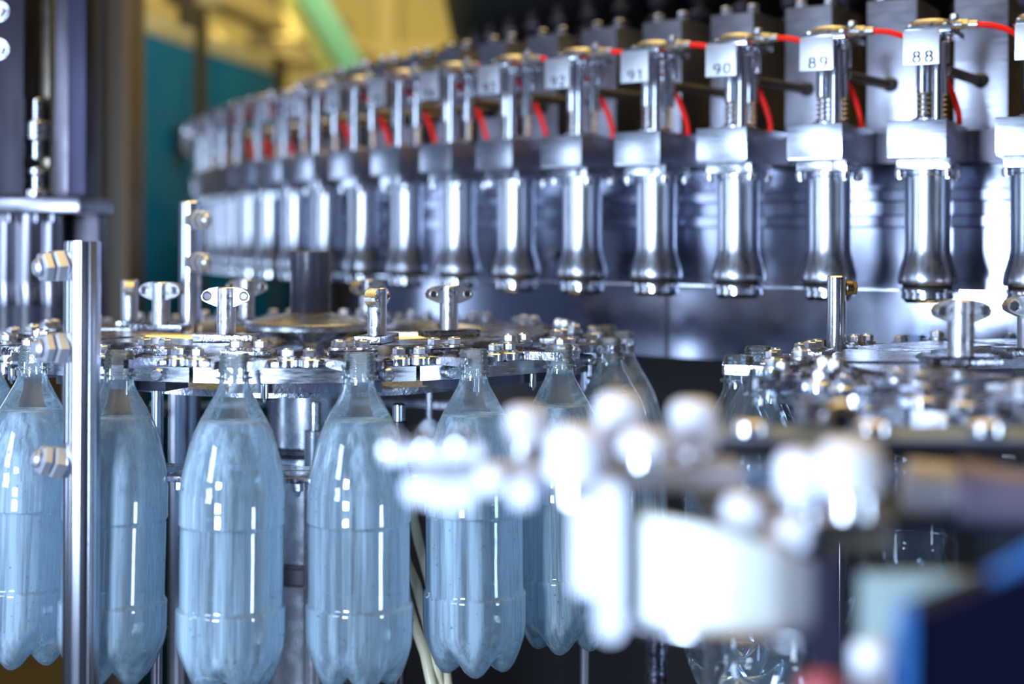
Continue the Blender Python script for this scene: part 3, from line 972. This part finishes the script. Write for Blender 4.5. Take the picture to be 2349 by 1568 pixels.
# body guide plate lower down
mb = MB()
mb.band(.283, .306, 0, 2 * math.pi, CZ - .2210, CZ - .2160, n=120)
for k in range(20):
    a = PH1 + (k + .5) * STP
    M = Matrix.Rotation(a, 4, 'Z')
    mb.box(-.014, .014, -.352, -.302, CZ - .2208, CZ - .2162, .0006, M)
gp = obj('body_guide_ring', mb, WET, sw, shift=Vector((0, 0, -BEDZ)))
for k in range(20):
    a = PH1 + (k + .5) * STP
    d = Vector((math.sin(a), -math.cos(a), 0)) * .345
    mb = MB(); mb.hexa(d + Vector((0, 0, CZ - .2212)), d + Vector((0, 0, CZ - .2290)), .006); mb.cyl(d + Vector((0, 0, CZ - .2288)), d + Vector((0, 0, CZ - .234)), .0035, .002, n=10)
    obj('guide_bolt', mb, CAST, gp, shift=Vector((0, 0, -BEDZ)))

sw2 = build_star('star_wheel', 'right star wheel with the big eared post, behind the blurred foreground', C2, 11, .15, R2, .06, False)
for (px, Z, rot) in ((2205, 1.195, .12), (2362, 1.30, .2)):
    p = P(px, 700, Z)
    eared_post(sw2, (p.x, p.y), rot, (C2.x, C2.y), r=.0110)
for ch in sw2.children:
    if ch.name.startswith('eared_post'):
        ch.location.z = -BEDZ

# ------------------------------------------------------------------ posts, pins, hoses
def side_bolt(parent, p, d, r, up):
    mb = MB(); d = Vector(d).normalized(); p = Vector(p)
    mb.cyl(p - d * .004, p + d * .008, r * .72, n=16)
    mb.hexa(p + d * .003, p + d * .014, r)
    mb.hexa(p + d * .0155, p + d * .024, r * .92)
    mb.cyl(p + d * .024, p + d * .030, r * .55, n=16, chamfer=.003)
    return obj('clamp_bolt', mb, PLATE, parent, shift=up)

Zp = 1.24
pt = P(190, 553, Zp)
t = thing('guide_post', 'tall upright steel post with three hex bolts, standing before the left bottles', 'post', (pt.x, pt.y, BEDZ))
mb = MB()
n = 96; rad = .0155
prof_n = []
for k in range(n):
    a = 2 * math.pi * k / n
    rr = rad + .00022 * math.cos(14 * a)
    prof_n.append((rr * math.cos(a), rr * math.sin(a)))
mb.prism([(x, y) for x, y in prof_n], 0, pt.z - BEDZ - .001)
mb.prism([(x * .95, y * .95) for x, y in prof_n], pt.z - BEDZ - .001, pt.z - BEDZ)
obj('post_tube', mb, POSTM, t)
for (py, dd) in ((607, (-1, -.85, -.12)), (796, (-1, -.95, .02)), (1062, (-1, -.70, .30))):
    z = P(150, py, Zp).z
    side_bolt(t, (-.0125, -.003, z - BEDZ), dd, .0150, None)

pt = P(437, 462, 1.71)
t = thing('guide_post', 'blurred steel post with two clamp bolts left of the filler carousel', 'post', (pt.x, pt.y, BEDZ))
mb = MB(); mb.cyl((0, 0, 0), (0, 0, pt.z - BEDZ), .0135, n=32, chamfer=.0015); obj('post_tube', mb, POSTM, t)
for py in (505, 600):
    z = P(437, py, 1.71).z
    side_bolt(t, (.006, -.012, z - BEDZ), (.8, -.7, 0), .0125, None)

pt = P(1919, 632, 1.46)
t = thing('guide_post', 'slim plain steel post in front of valve 89 with side screw', 'post', (pt.x, pt.y, BEDZ))
mb = MB(); mb.cyl((0, 0, 0), (0, 0, pt.z - BEDZ), .0096, n=32, chamfer=.0012); obj('post_tube', mb, POLISH, t)
mb = MB(); z = P(1950, 660, 1.46).z - BEDZ
mb.cyl((.008, .004, z), (.016, .006, z), .0085, n=18, chamfer=.001); mb.hexa((.0155, .006, z), (.021, .007, z), .008)
obj('side_screw', mb, DARKROD, t)

def simple_post(px, ytop, Z, r, m_, label, cat='post', name='support_post'):
    q = P(px, ytop, Z)
    mb = MB(); mb.cyl((0, 0, 0), (0, 0, q.z - BEDZ), r, n=28, chamfer=r * .15)
    o = obj(name, mb, m_)
    o.location = (q.x, q.y, BEDZ)
    return tag(o, label, cat)

simple_post(413, 890, 1.70, .0125, POSTM, 'bright steel support post seen between second and third bottle')
simple_post(362, 890, 1.46, .006, POSTM, 'thin steel rod just right of the second bottle')
simple_post(1507, 1430, 1.22, .0095, pbr('wet_dark_post', (.13, .13, .17), .25, 1, .1, 100, .5, None, .1, 200), 'dark wet post at the bottom below the white bracket')
simple_post(1345, 840, 1.60, .006, POSTM, 'thin steel rod between the sixth and seventh bottle shoulders')
# round pin behind the fourth bottle
q = P(915, 925, 1.50)
t = thing('locating_pin', 'steel locating pin right of the unobstructed centre bottle', 'pin', (q.x, q.y, BEDZ))
mb = MB(); mb.cyl((0, 0, q.z - BEDZ - .062), (0, 0, q.z - BEDZ), .0068, n=24, chamfer=.0014); obj('pin_tip', mb, POLISH, t)
mb = MB(); mb.cyl((0, 0, 0), (0, 0, q.z - BEDZ - .018), .0088, n=24, chamfer=.001); obj('pin_body', mb, DARK, t)
# small cylinder beside the hub column
q = P(722, 985, 1.56)
t = thing('air_cylinder', 'grey air cylinder beside the hub column between the centre bottles', 'cylinder', (q.x, q.y, BEDZ))
mb = MB(); mb.cyl((0, 0, .12), (0, 0, q.z - BEDZ), .0115, n=28, chamfer=.001); obj('cylinder_body', mb, GRAYPAINT, t)
mb = MB(); mb.cyl((0, 0, q.z - BEDZ), (0, 0, q.z - BEDZ + .030), .0065, n=20); obj('cylinder_rod', mb, STEEL, t)
mb = MB(); mb.cyl((0, 0, 0), (0, 0, .12), .014, n=24); obj('cylinder_foot', mb, DARK, t)
# cream hoses
for j, (ps, lab) in enumerate((
        (((935, 1130, 1.56), (960, 1240, 1.55), (985, 1330, 1.53), (1010, 1450, 1.52), (1030, 1600, 1.5), (1040, 1800, 1.5)), 'cream hose right of the centre bottle, upper one of three'),
        (((925, 1270, 1.55), (955, 1340, 1.53), (980, 1430, 1.52), (1000, 1520, 1.5), (1020, 1640, 1.5), (1030, 1800, 1.5)), 'cream hose right of the centre bottle, middle one of three'),
        (((925, 1340, 1.54), (950, 1430, 1.52), (975, 1500, 1.5), (990, 1570, 1.49), (1000, 1650, 1.48), (1005, 1800, 1.48)), 'cream hose right of the centre bottle, lowest one of three'))):
    mb = MB(); mb.tube([P(*q) for q in ps], .0055, 14)
    tag(obj('cream_hose', mb, CREAM), lab, 'hose', 'cream hoses')

# ------------------------------------------------------------------ machine head at top left
Zm = 1.85
t = thing('capping_head', 'dark steel machine head with bolted columns at the top left', 'machine', (P(90, 470, Zm).x, Zm, P(90, 470, Zm).z))
o_ = t.location.copy()
def lb(mb, x0, x1, y0, y1, d0, d1, bev=.001):
    a = P(x0, y1, Zm) - o_; b = P(x1, y0, Zm) - o_
    mb.box(a.x, b.x, d0, d1, a.z, b.z, bev); return mb
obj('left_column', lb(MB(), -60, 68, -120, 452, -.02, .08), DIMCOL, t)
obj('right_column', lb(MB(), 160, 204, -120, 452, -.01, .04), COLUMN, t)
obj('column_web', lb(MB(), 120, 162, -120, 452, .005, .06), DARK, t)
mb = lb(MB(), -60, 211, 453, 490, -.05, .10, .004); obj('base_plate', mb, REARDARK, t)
for (px, py) in ((10, 32), (10, 118)):
    p = P(px, py, Zm) - o_
    mb = MB(); mb.bolt((p.x, -.02, p.z), .0095, .012, True, (0, -1, 0)); obj('column_bolt', mb, STEEL, t)
obj('push_bar', lb(MB(), 74, 98, -120, 452, .03, .05), DARKROD, t)
mb = MB(); a = P(84, 455, Zm) - o_
for (z0, z1, r) in ((0, .012, .018), (.012, .030, .010), (.030, .040, .014), (.05, .075, .009), (.075, .10, .016), (.10, .13, .008)):
    mb.cyl((a.x, .0, a.z + z0), (a.x, .0, a.z + z1), r, n=20, chamfer=.002)
obj('spindle', mb, STEEL, t)
for (px, r) in ((10, .018), (62, .024), (112, .016)):
    a = P(px, 492, Zm) - o_
    mb = MB(); mb.lathe([(0, 0), (r, 0), (r, -.085), (r * 1.05, -.09), (r * .9, -.118), (0, -.118)], 28, c=(a.x, .01, a.z))
    mb.cyl((a.x + r * .9, -.025, a.z), (a.x + r * .9, -.025, a.z - .010), .008, n=16)
    obj('spindle_barrel', mb, REARDARK, t)
    mb = MB(); mb.lathe([(0, -.118), (r * 1.1, -.118), (r * 1.1, -.17), (0, -.17)], 28, c=(a.x, .01, a.z)); obj('spindle_skirt', mb, BLACKWET, t)
mb = MB(); a = P(170, 492, Zm) - o_; mb.box(a.x - .03, a.x + .018, .05, .09, a.z - .45, a.z, .002); obj('back_plate', mb, DARK, t)

# ------------------------------------------------------------------ blurred foreground
def knob(px, py0, py1, wpx, Z, label, m_=WHITE):
    top = P(px, py0, Z); bot = P(px, py1, Z); r = wpx / 2 / F * Z
    h = top.z - bot.z
    t = thing('guide_roller', label, 'roller', (bot.x, bot.y, bot.z), 0, 'white rollers on the foreground guide')
    mb = MB(); mb.lathe([(0, h), (r * .6, h - .0004), (r * .88, h - r * .22), (r, h - r * .55), (r, h * .35), (r * .9, h * .30), (0, h * .30)], 28); obj('roller_cap', mb, m_, t)
    mb = MB(); mb.cyl((0, 0, 0), (0, 0, h * .32), r * .72, n=20); obj('roller_stem', mb, STEEL, t)
    return t
ZF = .72
knob(1205, 930, 1050, 96, .74, 'blurred white roller on the thin bar, leftmost')
knob(1320, 975, 1150, 132, .70, 'blurred white roller, large, second from the left')
knob(1420, 900, 1030, 108, .74, 'blurred white roller, tallest of the row, third from the left')
knob(1480, 985, 1065, 120, .70, 'small blurred white roller low between two taller ones')
knob(1590, 915, 1080, 112, .74, 'blurred white roller, right end of the row on the bar')
knob(1835, 1030, 1200, 110, .68, 'blurred white roller before the black bar, left of two')
knob(1950, 1005, 1180, 150, .67, 'blurred white roller before the black bar, right and larger of two', pbr('grey_white_knob', (.62, .63, .70), .35))

t = thing('guide_bar', 'blurred bright guide bar reaching left in front of the bottles', 'bar', P(1230, 1080, ZF))
o_ = t.location.copy()
mb = bar(MB(), P(880, 1037, ZF) - o_, P(1110, 1030, ZF) - o_, .018, .0075); obj('bar_tip', mb, WHITE, t)  # steel tip coloured white, its overexposure put into the colour
mb = bar(MB(), P(960, 1095, .71) - o_, P(1690, 1085, .73) - o_, .026, .012); obj('bar_body', mb, PLATE, t)
for (px, py) in ((960, 1125), (1010, 1140), (1060, 1140), (1125, 1105), (1200, 1135)):
    p = P(px, py, .695) - o_
    mb = MB(); mb.cyl(p, p + Vector((0, .008, .0)), .0075, n=18, chamfer=.002); obj('bar_bolt', mb, WHITE, t)
for (px, py) in ((900, 1028), (985, 1024), (1060, 1020)):
    p = P(px, py, .70) - o_
    mb = MB(); mb.bolt(p, .0068, .006); obj('bar_bolt', mb, STEEL, t)

# black edged rail plates to the right
RAILGREY = pbr('pale_rail_plastic', (.17, .24, .42), .5)
RAILBLUE = pbr('blue_black_rail', (.012, .03, .07), .4)
t = thing('guide_rail', 'black edged guide rail running right behind the two white rollers', 'rail', P(1980, 1040, .84))
o_ = t.location.copy()
mb = MB(); a = P(1605, 1008, .84) - o_; b = P(2500, 1058, .84) - o_
mb.box(a.x, b.x, 0, .012, b.z, a.z - .0012, .0005); obj('rail_edge', mb, BLACK, t)
mb = MB(); mb.box(a.x, b.x, .001, .065, a.z - .0011, a.z + .0004); obj('rail_top', mb, RAILGREY, t)
mb = MB(); mb.box(a.x - .01, b.x, -.10, -.01, b.z - .022, b.z - .014, .001); obj('lower_rail', mb, RAILBLUE, t)
mb = MB(); mb.box(a.x + .02, b.x, -.012, -.006, b.z - .012, b.z - .003, .001); obj('rail_strip', mb, RAILGREY, t)
for px in (1720, 2000, 2260):
    p = P(px, 1000, .86) - o_
    mb = MB(); mb.cyl(p, p + Vector((0, 0, .010)), .012, n=20, chamfer=.002)
    obj('rail_washer', mb, STEEL, t)
p = P(1920, 960, .88)
t2 = thing('rail_clamp', 'blurred round clamp with dark bore on the guide rail', 'clamp', p)
mb = MB(); mb.cyl((0, -.012, 0), (0, .012, 0), .0125, n=26, chamfer=.002); mb.box(-.025, 0, -.01, .01, -.012, .012, .003); obj('clamp_body', mb, STEEL, t2)
mb = MB(); mb.cyl((0, -.0126, 0), (0, -.0115, 0), .006, n=20); obj('clamp_bore', mb, BLACK, t2)

# upright white bracket
t = thing('upright_bracket', 'overexposed white upright bracket with rounded ends in the foreground', 'bracket', P(1370, 1470, .68))
o_ = t.location.copy()
def rounded(mb, x0, x1, y0, y1, Z, dep, rpx):
    pts = []
    for cx_, cy_, a0 in ((x1 - rpx, y0 + rpx, -90), (x1 - rpx, y1 - rpx, 0), (x0 + rpx, y1 - rpx, 90), (x0 + rpx, y0 + rpx, 180)):
        for k in range(7):
            a = R_(a0 + 15 * k)
            pts.append((cx_ + rpx * math.cos(a), cy_ + rpx * math.sin(a)))
    A = [P(x, y, Z) - o_ for x, y in pts]
    mb.loft([A, [p + Vector((0, dep, 0)) for p in A]]); return mb
obj('bracket_face', rounded(MB(), 1312, 1402, 1150, 1365, .68, .016, 14), WHITE, t)
obj('bracket_bar', rounded(MB(), 1368, 1432, 1108, 1472, .67, .014, 30), WHITE, t)
mb = MB(); A = [P(x, y, .69) - o_ for x, y in ((1300, 1270), (1330, 1270), (1390, 1390), (1370, 1410), (1310, 1330))]
mb.loft([A, [p + Vector((0, .012, 0)) for p in A]]); obj('bracket_gusset', mb, STEEL, t)
mb = MB(); a = P(1432, 1150, .70) - o_; b = P(1500, 1400, .70) - o_; mb.box(a.x, b.x, .0, .01, b.z, a.z, .001); obj('back_sheet', mb, GREENGREY, t)

# curved pale guard sheet
t = thing('guard_sheet', 'large pale curved guard sheet, blurred, right of the white bracket', 'guard', P(1680, 1450, .64))
o_ = t.location.copy()
cols = [(1478, 1190, 1425, .660), (1540, 1196, 1438, .648), (1620, 1212, 1447, .640), (1700, 1233, 1453, .640), (1790, 1262, 1460, .648), (1872, 1292, 1468, .662)]
mb = MB()
mb.loft([[P(x, y0, Z) - o_, P(x, y1, Z) - o_, P(x, y1, Z) - o_ + Vector((0, .006, 0)), P(x, y0, Z) - o_ + Vector((0, .006, 0))] for x, y0, y1, Z in cols])
obj('sheet', mb, ENAMEL, t)
mb = MB(); mb.tube([P(x, y1 + 8, Z - .004) - o_ for x, y0, y1, Z in [(1455, 0, 1415, .668)] + cols], .0035, 10); obj('rolled_edge', mb, STEEL, t)
mb = MB(); a = P(1868, 1265, .66) - o_; b = P(1922, 1700, .66) - o_; mb.box(a.x, b.x, .0, .03, b.z, a.z, .002); obj('end_post', mb, COLUMN, t)
mb = MB(); a = P(1920, 1262, .69) - o_; b = P(2215, 1458, .69) - o_; mb.box(a.x, b.x, .0, .006, b.z, a.z, .001); obj('side_sheet', mb, GREENGREY, t)

# arm from the sheet up to the two knobs
t = thing('knob_arm', 'blurred steel arm under the two right white rollers', 'arm', P(1880, 1230, .69))
o_ = t.location.copy()
mb = bar(MB(), P(1640, 1225, .70) - o_, P(1840, 1140, .70) - o_, .03, .015); obj('arm_link', mb, STEEL, t)
mb = MB(); a = P(1790, 1180, .69) - o_; b = P(2040, 1262, .69) - o_; mb.box(a.x, b.x, -.01, .05, b.z, a.z, .004); obj('arm_block', mb, BLOCK, t)
for (px, py, m_) in ((1710, 1185, WHITE), (1825, 1235, WHITE), (1800, 1270, WHITE)):
    p = P(px, py, .655) - o_
    mb = MB(); mb.cyl(p, p + Vector((0, .02, 0)), .0085, n=20, chamfer=.003); obj('arm_bolt', mb, m_, t)
# turned spindle on the right
t = thing('turned_spindle', 'blurred pinkish steel spindle lying at the right under the black rail', 'spindle', P(2200, 1130, .72))
o_ = t.location.copy()
A, B = P(2075, 1112, .73) - o_, P(2420, 1150, .72) - o_
d = (B - A)
mb = MB(); mb.cyl(A + d * .33, B, .017, .012, n=28, chamfer=.003); obj('spindle_shaft', mb, PINKSTEEL, t)
mb = MB(); mb.cyl(A, A + d * .34, .0135, n=28, chamfer=.002); obj('spindle_collar', mb, pbr('lavender_plastic', (.42, .43, .52), .5), t)

# navy cover bottom right
t = thing('machine_cover', 'dark navy machine cover with bright blue edge, bottom right corner', 'cover', P(2200, 1700, .54))
o_ = t.location.copy()
pts = [(2092, 1412), (2220, 1362), (2480, 1255), (2480, 1800), (2085, 1800)]
A = [P(x, y, .54) - o_ for x, y in pts]
mb = MB(); mb.loft([A, [p + Vector((0, .02, 0)) for p in A]]); obj('cover_body', mb, NAVY, t)
A = [P(x, y, .537) - o_ for x, y in ((2066, 1395), (2092, 1380), (2086, 1800), (2062, 1800))]
mb = MB(); mb.loft([A, [p + Vector((0, .004, 0)) for p in A]]); obj('edge_trim', mb, BLUE, t)
A = [P(x, y, .537) - o_ for x, y in ((2270, 1320), (2480, 1190), (2480, 1240), (2280, 1330))]
mb = MB(); mb.loft([A, [p + Vector((0, .004, 0)) for p in A]]); obj('top_trim', mb, BLUE, t)
# small parts at the very bottom
p = P(1995, 1640, .62)
mb = MB(); mb.lathe([(0, .032), (.006, .0315), (.0075, .028), (.0075, -.03), (0, -.03)], 24); o = obj('white_cap', mb, WHITE); o.location = p
tag(o, 'blurred white round cap at the bottom beside the blue edge', 'cap')
p = P(1885, 1618, .60)
mb = MB(); mb.lathe([(0, .013), (.007, .012), (.010, .006), (.010, -.03), (0, -.03)], 24); o = obj('red_cap', mb, pbr('dull_red_plastic', (.34, .06, .08), .5)); o.location = p
tag(o, 'blurred small red cap at the bottom left of the white cap', 'cap')

q = P(985, 980, 1.62)
t = thing('hose_clip', 'small white clip hanging behind the bottles, right of the locating pin', 'clip', q)
mb = MB(); mb.cyl((0, -.004, 0), (0, .004, 0), .012, n=24, chamfer=.002); mb.box(.004, .02, -.003, .003, -.022, .006, .001); obj('clip_body', mb, PLATE, t)
mb = MB(); mb.cyl((0, 0, .010), (0, 0, CZ - .150 - q.z), .004, n=14); obj('clip_stem', mb, STEEL, t)
